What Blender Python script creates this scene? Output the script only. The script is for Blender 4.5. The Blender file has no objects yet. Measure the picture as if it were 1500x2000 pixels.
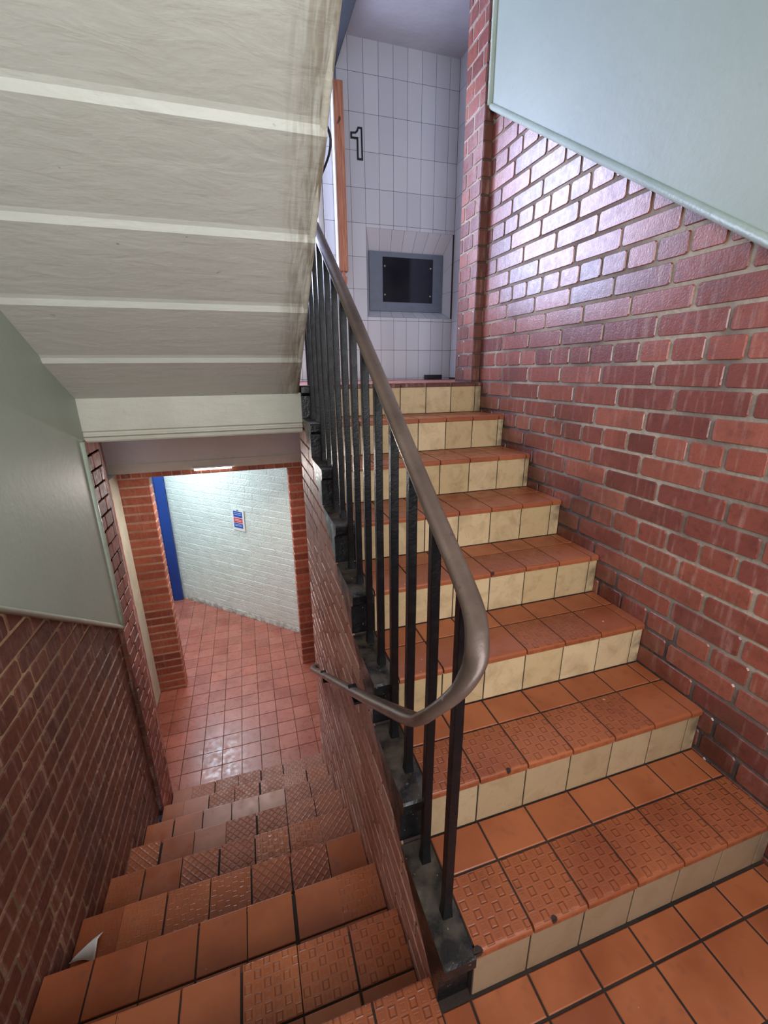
import bpy, bmesh, math, random
from mathutils import Vector, Matrix
random.seed(7)
S = bpy.context.scene
COL = S.collection

# ------------------------------------------------------------------ camera
cam = bpy.data.objects.new('camera', bpy.data.cameras.new('camera'))
COL.objects.link(cam)
RX = Vector((0.9536932948, -0.3006322631, -0.0094520817))
UP = Vector((0.1016370110, 0.2925271970, 0.9508405529))
FW = Vector((0.2830883563, 0.9077709410, -0.3095365910))
cam.matrix_world = Matrix(((RX.x, UP.x, -FW.x, -0.36741), (RX.y, UP.y, -FW.y, -0.52939), (RX.z, UP.z, -FW.z, 1.39763), (0, 0, 0, 1)))
cam.data.sensor_fit = 'HORIZONTAL'
cam.data.sensor_width = 36
cam.data.lens = 844.84 / 1500 * 36
cam.data.clip_start = 0.02
S.camera = cam

# ------------------------------------------------------------------ colour management, daylight, exposure
S.view_settings.view_transform = 'Standard'
S.view_settings.look = 'None'
S.view_settings.gamma = 1
S.view_settings.exposure = 0.0
S.view_settings.use_curve_mapping = False
W = bpy.data.worlds.new('sky'); S.world = W; W.use_nodes = True
W.node_tree.nodes['Background'].inputs[0].default_value = (0.50, 0.66, 1.0, 1)
W.node_tree.nodes['Background'].inputs[1].default_value = 2.5

def area(name, loc, direction, sx, sy, power, color, spread=180):
    l = bpy.data.lights.new(name, 'AREA'); l.shape = 'RECTANGLE'; l.size = sx; l.size_y = sy
    l.energy = power; l.color = color; l.spread = math.radians(spread)
    o = bpy.data.objects.new(name, l); COL.objects.link(o); o.location = loc
    o.rotation_euler = Vector(direction).to_track_quat('-Z', 'Y').to_euler()
    return o
# daylight through the landing opening, an unseen window added behind the viewer, the lit corridor below
area('landing_daylight', (-0.32, 2.86, 2.55), (0.30, -1, -0.25), 1.15, 1.25, 74, (0.62, 0.68, 1.0))
area('unseen_window_light', (-0.10, -1.42, 1.70), (0, 1, 0.08), 1.5, 1.5, 48, (1.0, 0.975, 0.92))
area('corridor_light', (-1.35, 4.55, 0.93), (0.2, -0.35, -1), 0.8, 0.5, 48, (0.66, 0.86, 1.0))

# ------------------------------------------------------------------ dimensions (metres)
R = 0.16649            # rise
G = 0.2592             # going, upper flight
GL = 0.24698           # going, lower flight
WR = 0.968             # right wall brick face
XL = -1.124            # left wall brick face
XI = -0.076            # inner spandrel face
YL = 0.0646            # edge of the landing above the lower flight
HF = -9 * R            # lower hall floor
ZT = 8 * R             # upper landing
P = 0.1545             # tile pitch
X0 = 0.150

# ------------------------------------------------------------------ material helpers
def srgb(r, g, b):
    f = lambda c: (c / 255 / 12.92) if c / 255 <= 0.04045 else ((c / 255 + 0.055) / 1.055) ** 2.4
    return (f(r), f(g), f(b), 1)

class NT:
    def __init__(s, name):
        s.m = bpy.data.materials.new(name); s.m.use_nodes = True
        s.t = s.m.node_tree; s.n = s.t.nodes; s.b = s.n['Principled BSDF']; s.x = 0
    def node(s, t, **k):
        n = s.n.new(t)
        for a, v in k.items(): setattr(n, a, v)
        return n
    def link(s, a, b): s.t.links.new(a, b)
    def set(s, n, i, v):
        if hasattr(v, 'is_output') or isinstance(v, bpy.types.NodeSocket): s.link(v, n.inputs[i])
        else: n.inputs[i].default_value = v
    def math(s, op, a, b=0.0, c=0.0, clamp=False):
        n = s.node('ShaderNodeMath', operation=op, use_clamp=clamp)
        s.set(n, 0, a); s.set(n, 1, b); s.set(n, 2, c)
        return n.outputs[0]
    def noise(s, scale, detail=3, vec=None, rough=0.55, dist=0.0):
        n = s.node('ShaderNodeTexNoise'); n.inputs['Scale'].default_value = scale
        n.inputs['Detail'].default_value = detail; n.inputs['Roughness'].default_value = rough
        n.inputs['Distortion'].default_value = dist
        if vec is not None: s.link(vec, n.inputs['Vector'])
        return n.outputs['Fac']
    def coord(s, which='Object'):
        return s.node('ShaderNodeTexCoord').outputs[which]
    def mapping(s, vec, scale=(1, 1, 1), rot=(0, 0, 0), loc=(0, 0, 0)):
        n = s.node('ShaderNodeMapping'); s.link(vec, n.inputs['Vector'])
        n.inputs['Scale'].default_value = scale; n.inputs['Rotation'].default_value = rot; n.inputs['Location'].default_value = loc
        return n.outputs[0]
    def mix(s, f, a, b, mode='MIX'):
        n = s.node('ShaderNodeMix', data_type='RGBA', blend_type=mode)
        s.set(n, 0, f); s.set(n, 6, a); s.set(n, 7, b)
        return n.outputs[2]
    def ramp(s, f, stops):
        n = s.node('ShaderNodeValToRGB'); s.link(f, n.inputs[0])
        e = n.color_ramp.elements
        e[0].position, e[0].color = stops[0]; e[1].position, e[1].color = stops[1]
        for p, c in stops[2:]:
            q = e.new(p); q.color = c
        return n.outputs[0]
    def mrange(s, v, a, b, c=0.0, d=1.0):
        n = s.node('ShaderNodeMapRange'); s.link(v, n.inputs[0])
        for i, k in enumerate((a, b, c, d)): n.inputs[i + 1].default_value = k
        return n.outputs[0]
    def bump(s, h, dist, strength=1.0):
        n = s.node('ShaderNodeBump'); s.link(h, n.inputs['Height'])
        n.inputs['Distance'].default_value = dist; n.inputs['Strength'].default_value = strength
        return n.outputs[0]
    def tint(s):
        n = s.node('ShaderNodeAttribute', attribute_name='tint'); return n
    def out(s, color=None, rough=None, normal=None, metal=None, spec=None, coat=None):
        if color is not None: s.set(s.b, 'Base Color', color)
        if rough is not None: s.set(s.b, 'Roughness', rough)
        if normal is not None: s.link(normal, s.b.inputs['Normal'])
        if metal is not None: s.set(s.b, 'Metallic', metal)
        if spec is not None: s.set(s.b, 'Specular IOR Level', spec)
        if coat is not None:
            s.b.inputs['Coat Weight'].default_value = coat[0]; s.b.inputs['Coat Roughness'].default_value = coat[1]
        return s.m

def stair_band(t, c):
    """soot and mop splashes that follow the line of the steps along the wall"""
    sp = t.node('ShaderNodeSeparateXYZ'); t.link(c, sp.inputs[0])
    h = t.math('SUBTRACT', sp.outputs[2], t.math('MULTIPLY', sp.outputs[1], R / G))
    h = t.math('ADD', h, t.math('MULTIPLY', t.math('SUBTRACT', t.noise(4, 3, c), 0.5), 0.5))
    return t.mrange(h, 0.12, 0.50, 1.0, 0.0)
def brick_mat(name, stops, rough, grime=0.35, bumpd=0.0015, band=False, coat=None):
    t = NT(name); c = t.coord(); a = t.tint()
    sep = t.node('ShaderNodeSeparateColor'); t.link(a.outputs['Color'], sep.inputs[0])
    base = t.ramp(sep.outputs[0], stops)
    n1 = t.noise(3.2, 4, c); n2 = t.noise(45, 4, c); streak = t.noise(9, 3, t.mapping(c, (6, 6, 0.7)))
    base = t.mix(t.mrange(streak, 0.54, 0.78, 0, 0.45), base, srgb(196, 160, 146))
    base = t.mix(t.mrange(n2, 0.5, 0.75, 0, 0.45), base, t.mix(1.0, base, srgb(140, 115, 110), 'MULTIPLY'))
    base = t.mix(t.mrange(n1, 0.5, 0.72, 0, grime), base, srgb(52, 32, 28))
    if band: base = t.mix(t.math('MULTIPLY', stair_band(t, c), t.mrange(n1, 0.3, 0.7, 0.15, 0.75)), base, srgb(66, 38, 30))
    r = t.mrange(n2, 0.3, 0.7, rough - 0.07, rough + 0.12)
    return t.out(base, r, t.bump(t.math('ADD', n2, t.noise(160, 2, c)), bumpd, 0.5), coat=coat)
def mortar_mat(name, col, dark, band=False):
    t = NT(name); c = t.coord(); n1 = t.noise(2.5, 4, c); n2 = t.noise(60, 3, c)
    b = t.mix(t.mrange(n1, 0.4, 0.62), col, dark)
    if band: b = t.mix(stair_band(t, c), b, srgb(62, 54, 52))
    b = t.mix(t.mrange(n2, 0.45, 0.8, 0, 0.5), b, dark)
    return t.out(b, 0.9, t.bump(n2, 0.003))
M = {}
RED = [(0.0, srgb(118, 63, 56)), (1.0, srgb(166, 98, 80)), (0.5, srgb(140, 76, 63)), (0.25, srgb(130, 69, 60)), (0.8, srgb(154, 84, 68))]
M['brick'] = brick_mat('glazed_red_brick', RED, 0.30, band=True, coat=(0.45, 0.26))
M['brick_left'] = brick_mat('red_brick', RED, 0.55)
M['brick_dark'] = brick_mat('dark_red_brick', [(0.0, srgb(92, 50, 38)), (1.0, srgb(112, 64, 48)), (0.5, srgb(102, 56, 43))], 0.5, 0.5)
M['brick_orange'] = brick_mat('orange_brick', [(0.0, srgb(150, 80, 62)), (1.0, srgb(188, 108, 80)), (0.5, srgb(168, 92, 69))], 0.5, 0.3)
M['brick_worn'] = brick_mat('worn_pink_brick', [(0.0, srgb(164, 108, 92)), (1.0, srgb(200, 156, 140)), (0.5, srgb(182, 126, 108))], 0.45, 0.35)
M['mortar'] = mortar_mat('grey_mortar', srgb(178, 164, 144), srgb(112, 98, 86), band=True)
M['mortar_plain'] = mortar_mat('brown_mortar', srgb(190, 158, 122), srgb(128, 102, 80))
M['mortar_pale'] = mortar_mat('pale_mortar', srgb(216, 184, 160), srgb(170, 136, 114))
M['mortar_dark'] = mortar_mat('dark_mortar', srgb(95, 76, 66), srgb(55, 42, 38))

def white_brick():
    t = NT('painted_white_brick'); c = t.coord(); a = t.tint()
    n = t.noise(7, 4, c); n2 = t.noise(60, 3, c)
    b = t.mix(t.mrange(n, 0.4, 0.75, 0, 0.6), srgb(228, 232, 222), srgb(206, 210, 200))
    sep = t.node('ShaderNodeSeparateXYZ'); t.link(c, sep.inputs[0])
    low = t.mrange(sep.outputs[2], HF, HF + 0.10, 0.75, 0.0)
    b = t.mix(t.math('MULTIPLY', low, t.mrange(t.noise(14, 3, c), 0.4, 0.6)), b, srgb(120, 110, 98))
    return t.out(b, 0.38, t.bump(t.math('ADD', n2, n), 0.006))
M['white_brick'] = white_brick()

def paint(name, col, dark, rough=0.5, sc=3.0, bumpd=0.004, amt=0.5, coat=None):
    t = NT(name); c = t.coord()
    n = t.noise(sc, 5, c); n2 = t.noise(38, 4, c); n3 = t.noise(9, 4, t.mapping(c, (1, 3, 3)))
    b = t.mix(t.mrange(n, 0.35, 0.7, 0, amt), col, dark)
    b = t.mix(t.mrange(n2, 0.6, 0.78, 0, 0.35), b, dark)
    return t.out(b, rough, t.bump(t.math('ADD', t.math('MULTIPLY', n2, 0.4), n3), bumpd), coat=coat)
M['plaster_green'] = paint('pale_green_gloss_plaster', srgb(164, 174, 160), srgb(146, 157, 145), 0.5, 2.2, 0.0012)
M['bead_green'] = paint('pale_green_bead', srgb(186, 198, 180), srgb(150, 162, 142), 0.4, 8)
M['cream_paint'] = paint('cream_painted_fascia', srgb(204, 202, 186), srgb(176, 172, 154), 0.5, 4)
M['grey_paint'] = paint('grey_painted_lintel', srgb(206, 204, 196), srgb(186, 184, 176), 0.5, 4)
M['pale_post'] = paint('pale_painted_post', srgb(206, 208, 188), srgb(170, 170, 148), 0.5, 7)
M['ceiling'] = paint('white_ceiling_paint', srgb(190, 190, 196), srgb(160, 160, 168), 0.35, 3, 0.004)
M['blue_gloss'] = paint('blue_gloss_paint', srgb(22, 62, 140), srgb(16, 44, 104), 0.3, 3, 0.001)
M['dark_beam'] = paint('dark_grey_painted_beam', srgb(40, 44, 50), srgb(30, 34, 40), 0.45, 4, 0.002)

def soffit_mat():
    t = NT('cream_soffit_paint'); c = t.coord()
    sep = t.node('ShaderNodeSeparateXYZ'); t.link(c, sep.inputs[0])
    n = t.noise(2.6, 5, c); n2 = t.noise(34, 4, c); n3 = t.noise(11, 4, t.mapping(c, (0.6, 2, 2)), dist=0.4)
    b = t.mix(t.mrange(n, 0.35, 0.7, 0, 0.5), srgb(196, 196, 186), srgb(180, 179, 168))
    st = t.noise(7, 4, t.mapping(c, (9, 1.0, 1.0)), dist=0.6)
    edge = t.mrange(sep.outputs[0], -0.215, -0.10, 0.0, 1.0)
    k = t.math('MULTIPLY', edge, t.mrange(st, 0.36, 0.60, 0, 1.0), clamp=True)
    b = t.mix(t.math('MULTIPLY', k, 0.8), b, srgb(116, 100, 74))
    sp = t.noise(26, 2, t.mapping(c, (1, 1, 1), loc=(3, 1, 2)))
    b = t.mix(t.mrange(sp, 0.76, 0.80, 0, 0.7), b, srgb(96, 90, 76))
    h = t.math('ADD', t.math('MULTIPLY', n2, 0.35), n3)
    return t.out(b, 0.5, t.bump(h, 0.0035))
M['soffit'] = soffit_mat()

def tile_mat(name, pattern, lo=srgb(144, 76, 46), hi=srgb(176, 102, 64), rough=0.36):
    t = NT(name); c = t.coord(); a = t.tint(); uv = t.coord('UV')
    sep = t.node('ShaderNodeSeparateColor'); t.link(a.outputs['Color'], sep.inputs[0])
    base = t.mix(sep.outputs[0], lo, hi)
    base = t.mix(t.math('MULTIPLY', sep.outputs[1], 1.0), base, srgb(168, 124, 108))
    n = t.noise(5, 4, c); n2 = t.noise(90, 3, c); n3 = t.noise(22, 4, c)
    base = t.mix(t.mrange(n, 0.42, 0.72, 0, 0.45), base, srgb(112, 48, 30))
    base = t.mix(t.mrange(n3, 0.60, 0.78, 0, 0.4), base, srgb(96, 52, 38))
    base = t.mix(t.mrange(t.noise(55, 1, c), 0.80, 0.82, 0, 0.8), base, srgb(214, 190, 170))
    height = t.math('MULTIPLY', n2, 0.15)
    if pattern:
        v = uv if pattern == 'squares' else t.mapping(uv, (1, 1, 1), rot=(0, 0, math.radians(45)))
        N = 6.0 if pattern == 'squares' else 6.2
        s2 = t.node('ShaderNodeSeparateXYZ'); t.link(v, s2.inputs[0])
        u_ = t.math('MULTIPLY', s2.outputs[0], N); v_ = t.math('MULTIPLY', s2.outputs[1], N)
        fu = t.math('ABSOLUTE', t.math('SUBTRACT', t.math('FRACT', u_), 0.5))
        fv = t.math('ABSOLUTE', t.math('SUBTRACT', t.math('FRACT', v_), 0.5))
        if pattern == 'squares':
            d = t.math('MAXIMUM', t.math('MULTIPLY', fu, 1.12), t.math('MULTIPLY', fv, 0.96))
            ring = t.math('SUBTRACT', 1.0, t.mrange(t.math('ABSOLUTE', t.math('SUBTRACT', d, 0.34)), 0.03, 0.085))
            fl = t.math('ADD', t.math('FLOOR', u_), t.math('FLOOR', v_))
            chk = t.math('MODULO', t.math('ADD', fl, 200.0), 2.0)
            small = t.math('SUBTRACT', 1.0, t.mrange(d, 0.16, 0.24))
            g = t.math('ADD', t.math('MULTIPLY', ring, t.math('ADD', t.math('MULTIPLY', chk, 0.75), 0.25)),
                       t.math('MULTIPLY', small, t.math('MULTIPLY', t.math('SUBTRACT', 1.0, chk), 0.35)), clamp=True)
        else:
            d = t.math('MAXIMUM', fu, fv)
            g = t.mrange(d, 0.30, 0.45)
        wear = t.mrange(t.noise(6, 2, t.mapping(c, (1, 1, 1), loc=(5, 2, 0))), 0.34, 0.6, 0.70, 1.0)
        g = t.math('MULTIPLY', g, wear)
        g = t.math('MULTIPLY', g, sep.outputs[2])
        base = t.mix(t.math('MULTIPLY', g, 0.5), base, srgb(92, 44, 32))
        height = t.math('SUBTRACT', height, g)
    return t.out(base, t.mrange(n3, 0.35, 0.7, rough - 0.08, rough + 0.16), t.bump(height, 0.0016))
M['tile'] = tile_mat('terracotta_tile', None)
M['tile_sq'] = tile_mat('terracotta_tile_square_studs', 'squares')
M['tile_di'] = tile_mat('terracotta_tile_diamond_studs', 'diamonds', rough=0.48)
M['tile_hall'] = tile_mat('hall_quarry_tile', None, srgb(158, 86, 70), srgb(186, 108, 90), 0.30)
TM = [M['tile'], M['tile_sq'], M['tile_di']]

def cream_tile():
    t = NT('cream_riser_tile'); c = t.coord(); a = t.tint()
    sep = t.node('ShaderNodeSeparateColor'); t.link(a.outputs['Color'], sep.inputs[0])
    base = t.mix(sep.outputs[0], srgb(190, 163, 120), srgb(214, 189, 149))
    base = t.mix(sep.outputs[1], base, srgb(142, 120, 98))
    n = t.noise(13, 5, c, 0.65, 0.6); n2 = t.noise(60, 3, c)
    base = t.mix(t.mrange(n, 0.46, 0.72, 0, 0.5), base, srgb(138, 112, 78))
    base = t.mix(t.mrange(n2, 0.62, 0.8, 0, 0.4), base, srgb(110, 88, 62))
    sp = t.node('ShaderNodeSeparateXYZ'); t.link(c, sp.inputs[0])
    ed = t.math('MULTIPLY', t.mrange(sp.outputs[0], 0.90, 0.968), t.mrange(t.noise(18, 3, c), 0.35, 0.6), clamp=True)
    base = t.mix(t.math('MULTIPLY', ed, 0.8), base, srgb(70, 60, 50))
    return t.out(base, 0.42, t.bump(n2, 0.0006))
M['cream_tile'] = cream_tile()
M['grout'] = mortar_mat('dark_tile_joint', srgb(58, 42, 34), srgb(34, 25, 22))
M['grout_pale'] = mortar_mat('grey_tile_joint', srgb(84, 66, 58), srgb(60, 46, 42))

def white_tile():
    t = NT('white_glazed_tile'); a = t.tint(); c = t.coord()
    sep = t.node('ShaderNodeSeparateColor'); t.link(a.outputs['Color'], sep.inputs[0])
    b = t.mix(sep.outputs[0], srgb(198, 198, 205), srgb(208, 208, 213))
    return t.out(b, 0.16, t.bump(t.noise(12, 2, c), 0.002, 0.4))
M['white_tile'] = white_tile()

def black_iron(name, grit):
    t = NT(name); c = t.coord(); n = t.noise(30, 5, c); n2 = t.noise(140, 3, c)
    b = t.mix(t.mrange(n, 0.55, 0.75, 0, grit), srgb(13, 13, 16), srgb(40, 26, 22))
    return t.out(b, t.mrange(n, 0.3, 0.7, 0.3, 0.45), t.bump(t.math('ADD', n, n2), 0.0008), spec=0.3)
M['iron'] = black_iron('black_painted_iron', 0.55)
def kerb_mat():
    t = NT('black_painted_stone'); c = t.coord(); n = t.noise(16, 5, c); n2 = t.noise(70, 4, c)
    geo = t.node('ShaderNodeNewGeometry'); sep = t.node('ShaderNodeSeparateXYZ'); t.link(geo.outputs['Normal'], sep.inputs[0])
    top = t.mrange(sep.outputs[2], 0.5, 0.9)
    b = t.mix(t.mrange(n2, 0.5, 0.7, 0, 0.5), srgb(18, 18, 20), srgb(34, 31, 30))
    dust = t.math('MULTIPLY', top, t.mrange(n, 0.40, 0.62, 0.10, 0.85))
    b = t.mix(dust, b, srgb(88, 78, 68))
    b = t.mix(t.mrange(t.noise(90, 2, c), 0.72, 0.75, 0, 0.7), b, srgb(150, 142, 132))
    return t.out(b, t.mrange(n, 0.35, 0.7, 0.22, 0.5), t.bump(t.math('ADD', n, n2), 0.0018))
M['kerb'] = kerb_mat()
def rail_mat():
    t = NT('worn_brown_rail'); c = t.coord(); n = t.noise(8, 5, c); n2 = t.noise(70, 3, c)
    b = t.mix(t.mrange(n, 0.35, 0.68), srgb(112, 94, 84), srgb(84, 68, 61))
    b = t.mix(t.mrange(n2, 0.62, 0.75, 0, 0.6), b, srgb(74, 52, 48))
    b = t.mix(t.mrange(t.noise(24, 2, c), 0.74, 0.77, 0, 0.5), b, srgb(190, 180, 168))
    return t.out(b, t.mrange(n, 0.3, 0.7, 0.26, 0.40), t.bump(n2, 0.0006), metal=0.35)
M['rail'] = rail_mat()

def plain(name, col, rough=0.5, metal=0.0, n=0.0):
    t = NT(name)
    if n:
        c = t.coord(); k = t.noise(25, 4, c)
        return t.out(t.mix(t.mrange(k, 0.35, 0.7, 0, n), col, tuple(v * 0.6 for v in col[:3]) + (1,)), rough, t.bump(k, 0.001), metal=metal)
    return t.out(col, rough, metal=metal)
M['crack'] = plain('crack_dark', srgb(98, 94, 84), 0.9)
M['black'] = plain('black_rubber', srgb(24, 24, 28), 0.6, 0, 0.4)
M['screen'] = plain('dark_glass', srgb(10, 14, 26), 0.08)
M['steel'] = plain('grey_painted_steel', srgb(112, 120, 134), 0.45, 0.1, 0.3)
M['screw'] = plain('bright_screw', srgb(170, 165, 150), 0.3, 0.8)
M['white'] = plain('white_paper', srgb(232, 230, 228), 0.6)
M['white_gloss'] = plain('white_gloss', srgb(230, 228, 226), 0.35, 0, 0.2)
M['sign_blue'] = plain('sign_blue', srgb(36, 80, 170), 0.4)
M['sign_red'] = plain('sign_red', srgb(214, 62, 74), 0.4)
M['outline'] = plain('black_outline', srgb(18, 20, 30), 0.5)
def wood_mat():
    t = NT('pine_board'); c = t.coord()
    g = t.noise(14, 4, t.mapping(c, (8, 8, 0.6)), dist=0.4)
    b = t.mix(t.mrange(g, 0.35, 0.68), srgb(206, 142, 112), srgb(168, 100, 74))
    k = t.noise(5, 1, t.mapping(c, (3, 3, 2.2), loc=(0, 0, 1.3)))
    b = t.mix(t.mrange(k, 0.70, 0.75), b, srgb(96, 50, 38))
    return t.out(b, 0.55, t.bump(g, 0.0008))
M['wood'] = wood_mat()
def emis(name, col, st):
    t = NT(name); t.b.inputs['Emission Color'].default_value = col; t.b.inputs['Emission Strength'].default_value = st
    return t.out(col, 0.5)
M['tube'] = emis('lit_tube', (0.95, 1.0, 0.98, 1), 5.0)

# ------------------------------------------------------------------ mesh builder
class MB:
    def __init__(s): s.v = []; s.f = []; s.m = []; s.t = []; s.uv = []
    def poly(s, pts, mat=0, tint=(0.5, 0, 1), uv=None):
        i = len(s.v); s.v += [tuple(p) for p in pts]; s.f.append(list(range(i, i + len(pts)))); s.m.append(mat); s.t.append(tint)
        s.uv.append(uv or [(0, 0)] * len(pts))
    def box(s, x0, x1, y0, y1, z0, z1, mat=0, tint=(0.5, 0, 1)):
        p = [(x0, y0, z0), (x1, y0, z0), (x1, y1, z0), (x0, y1, z0), (x0, y0, z1), (x1, y0, z1), (x1, y1, z1), (x0, y1, z1)]
        for f in ((3, 2, 1, 0), (4, 5, 6, 7), (0, 1, 5, 4), (1, 2, 6, 5), (2, 3, 7, 6), (3, 0, 4, 7)): s.poly([p[k] for k in f], mat, tint)
    def prism_x(s, prof, x0, x1, mat=0, tint=(0.5, 0, 1), uvf=None):
        n = len(prof)
        for i in range(n):
            a, b = prof[i], prof[(i + 1) % n]
            pts = [(x0, *a), (x0, *b), (x1, *b), (x1, *a)]
            s.poly(pts, mat, tint, [uvf(p) for p in pts] if uvf else None)
        s.poly([(x0, *a) for a in reversed(prof)], mat, tint); s.poly([(x1, *a) for a in prof], mat, tint)
    def build(s, name, mats, parent=None, smooth=False, merge=True, bevel=0, recalc=True, **props):
        me = bpy.data.meshes.new(name)
        me.from_pydata(s.v, [], s.f)
        for m in (mats if isinstance(mats, list) else [mats]): me.materials.append(m)
        me.uv_layers.new(name='UVMap')
        me.color_attributes.new('tint', 'FLOAT_COLOR', 'CORNER')
        uvl = me.uv_layers['UVMap']; ca = me.color_attributes['tint']
        li = 0
        for fi, f in enumerate(s.f):
            me.polygons[fi].material_index = s.m[fi]
            for k in range(len(f)):
                uvl.data[li].uv = s.uv[fi][k]; tt = s.t[fi]; ca.data[li].color = (tt[0], tt[1], tt[2], 1); li += 1
        if merge or recalc:
            bm = bmesh.new(); bm.from_mesh(me)
            if merge: bmesh.ops.remove_doubles(bm, verts=bm.verts, dist=0.00005)
            if recalc: bmesh.ops.recalc_face_normals(bm, faces=bm.faces)
            bm.to_mesh(me); bm.free()
        if smooth:
            for p in me.polygons: p.use_smooth = True
        o = bpy.data.objects.new(name, me); COL.objects.link(o)
        if parent: o.parent = parent
        if bevel:
            b = o.modifiers.new('bevel', 'BEVEL'); b.width = bevel; b.segments = 2; b.limit_method = 'ANGLE'; b.angle_limit = math.radians(40)
        for k, v in props.items(): o[k] = v
        return o

def thing(name, label, cat, group=None, loc=(0, 0, 0)):
    o = bpy.data.objects.new(name, None); COL.objects.link(o); o.empty_display_size = 0.1
    o['label'] = label; o['category'] = cat
    if group: o['group'] = group
    return o

# ------------------------------------------------------------------ brickwork
def clip(poly, a, b, c):       # keep a*u+b*v <= c
    out = []
    for i in range(len(poly)):
        p, q = poly[i], poly[(i + 1) % len(poly)]
        dp = a * p[0] + b * p[1] - c; dq = a * q[0] + b * q[1] - c
        if dp <= 0: out.append(p)
        if (dp < 0 < dq) or (dq < 0 < dp):
            k = dp / (dp - dq); out.append((p[0] + (q[0] - p[0]) * k, p[1] + (q[1] - p[1]) * k))
    return out
def poly_area(p):
    return abs(sum(p[i][0] * p[(i + 1) % len(p)][1] - p[(i + 1) % len(p)][0] * p[i][1] for i in range(len(p)))) / 2

def bricks(m, O, U, N, u0, u1, v0, v1, planes=(), pitch=0.075, phase=0.0, bond='stretch', joint=0.009, depth=0.004, L=0.228, brickmat=0, mortmat=1, off=0.0, seed=1, back=0.10, rowhdr=1, jit=1.0):
    """brick courses on the plane O + u*U + v*Z, facing N; the mortar face sits `depth` behind the brick faces"""
    rnd = random.Random(seed); O = Vector(O); U = Vector(U).normalized(); N = Vector(N).normalized(); Z = Vector((0, 0, 1))
    P3 = lambda u, v, d: O + U * u + Z * v + N * d
    reg = [(u0, v0), (u1, v0), (u1, v1), (u0, v1)]
    for pl in planes: reg = clip(reg, *pl)
    m.poly([P3(u, v, -depth) for u, v in reg], mortmat)
    if back:
        m.poly([P3(u, v, -back) for u, v in reversed(reg)], mortmat)
        for i in range(len(reg)):
            a, b = reg[i], reg[(i + 1) % len(reg)]
            m.poly([P3(*a, -depth), P3(*b, -depth), P3(*b, -back), P3(*a, -back)], mortmat)
    r0 = math.floor((v0 - phase) / pitch); r1 = math.ceil((v1 - phase) / pitch)
    for r in range(r0, r1):
        if bond == 'garden': hdr = (r % 4) == rowhdr
        elif bond == 'header': hdr = True
        else: hdr = False
        Lr = L / 2 if hdr else L
        o = off + (Lr / 2 if r % 2 else 0.0) + rnd.uniform(-0.02, 0.02) * jit
        zb = phase + r * pitch
        k0 = math.floor((u0 - o) / Lr); k1 = math.ceil((u1 - o) / Lr)
        for k in range(k0, k1):
            j = joint / 2
            a0 = o + k * Lr + j + rnd.uniform(-1, 1) * 0.0015 * jit; a1 = o + (k + 1) * Lr - j + rnd.uniform(-1, 1) * 0.0015 * jit
            b0 = zb + j + rnd.uniform(-1, 1) * 0.001 * jit; b1 = zb + pitch - j + rnd.uniform(-1, 1) * 0.001 * jit
            cr = 0.006
            q = [(a0 + cr, b0), (a1 - cr, b0), (a1, b0 + cr), (a1, b1 - cr), (a1 - cr, b1), (a0 + cr, b1), (a0, b1 - cr), (a0, b0 + cr)]
            q = clip(q, -1, 0, -u0); q = clip(q, 1, 0, u1) if q else q
            if q: q = clip(q, 0, -1, -v0)
            if q: q = clip(q, 0, 1, v1)
            for pl in planes:
                if q: q = clip(q, *pl)
            if len(q) < 3 or poly_area(q) < 2e-4: continue
            cx = sum(p[0] for p in q) / len(q); cy = sum(p[1] for p in q) / len(q)
            ins = []
            for p in q:
                dx, dy = p[0] - cx, p[1] - cy
                ins.append((p[0] - math.copysign(min(0.0025, abs(dx) * 0.5), dx), p[1] - math.copysign(min(0.0025, abs(dy) * 0.5), dy)))
            d1 = rnd.uniform(-0.0008, 0.0012) * jit
            tint = (rnd.random(), rnd.random(), 1)
            m.poly([P3(*p, d1) for p in ins], brickmat, tint)
            for i in range(len(q)):
                i2 = (i + 1) % len(q)
                m.poly([P3(*q[i], -depth), P3(*q[i2], -depth), P3(*ins[i2], d1), P3(*ins[i], d1)], brickmat, tint)

# ------------------------------------------------------------------ tiles
def tile(m, O, U, V, lu, lv, mat=0, tint=None, ch=0.0022, h=0.004, uvlen=0.152, flipv=False):
    O, U, V = Vector(O), Vector(U).normalized(), Vector(V).normalized(); N = U.cross(V)
    c = [(0, 0), (lu, 0), (lu, lv), (0, lv)]; ins = [(ch, ch), (lu - ch, ch), (lu - ch, lv - ch), (ch, lv - ch)]
    P3 = lambda u, v, d: O + U * u + V * v + N * d
    m.poly([P3(*p, 0) for p in ins], mat, tint, [(p[0] / uvlen, p[1] / uvlen) for p in ins])
    for i in range(4):
        j = (i + 1) % 4
        m.poly([P3(*c[i], -ch * 0.8), P3(*c[j], -ch * 0.8), P3(*ins[j], 0), P3(*ins[i], 0)], mat, tint)
        m.poly([P3(*c[i], -h), P3(*c[j], -h), P3(*c[j], -ch * 0.8), P3(*c[i], -ch * 0.8)], mat, tint)
def nosing(m, x0, x1, yb, yf, z, mat=0, tint=None, th=0.020, r=0.010):
    """front-row tile with a rounded front edge; yf is the exposed edge"""
    s = 1 if yf > yb else -1
    prof = [(yb, z - 0.004), (yb, z - 0.0015), (yb + s * 0.002, z)]
    for k in range(6):
        a = math.pi / 2 * k / 5
        prof.append((yf - s * r + s * r * math.sin(a), z - r + r * math.cos(a)))
    prof += [(yf, z - th), (yb, z - th)]
    e = 0.0015
    m.prism_x(prof, x0, x1, mat, tint, lambda p: ((p[0] - x0) / 0.152, (p[1] - yb) / 0.152))
rt = random.Random(11)
def tt(pink=0.0, pat=1.0, c=None): return (rt.uniform(0.15, 0.95) if c is None else c, pink, pat)

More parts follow.
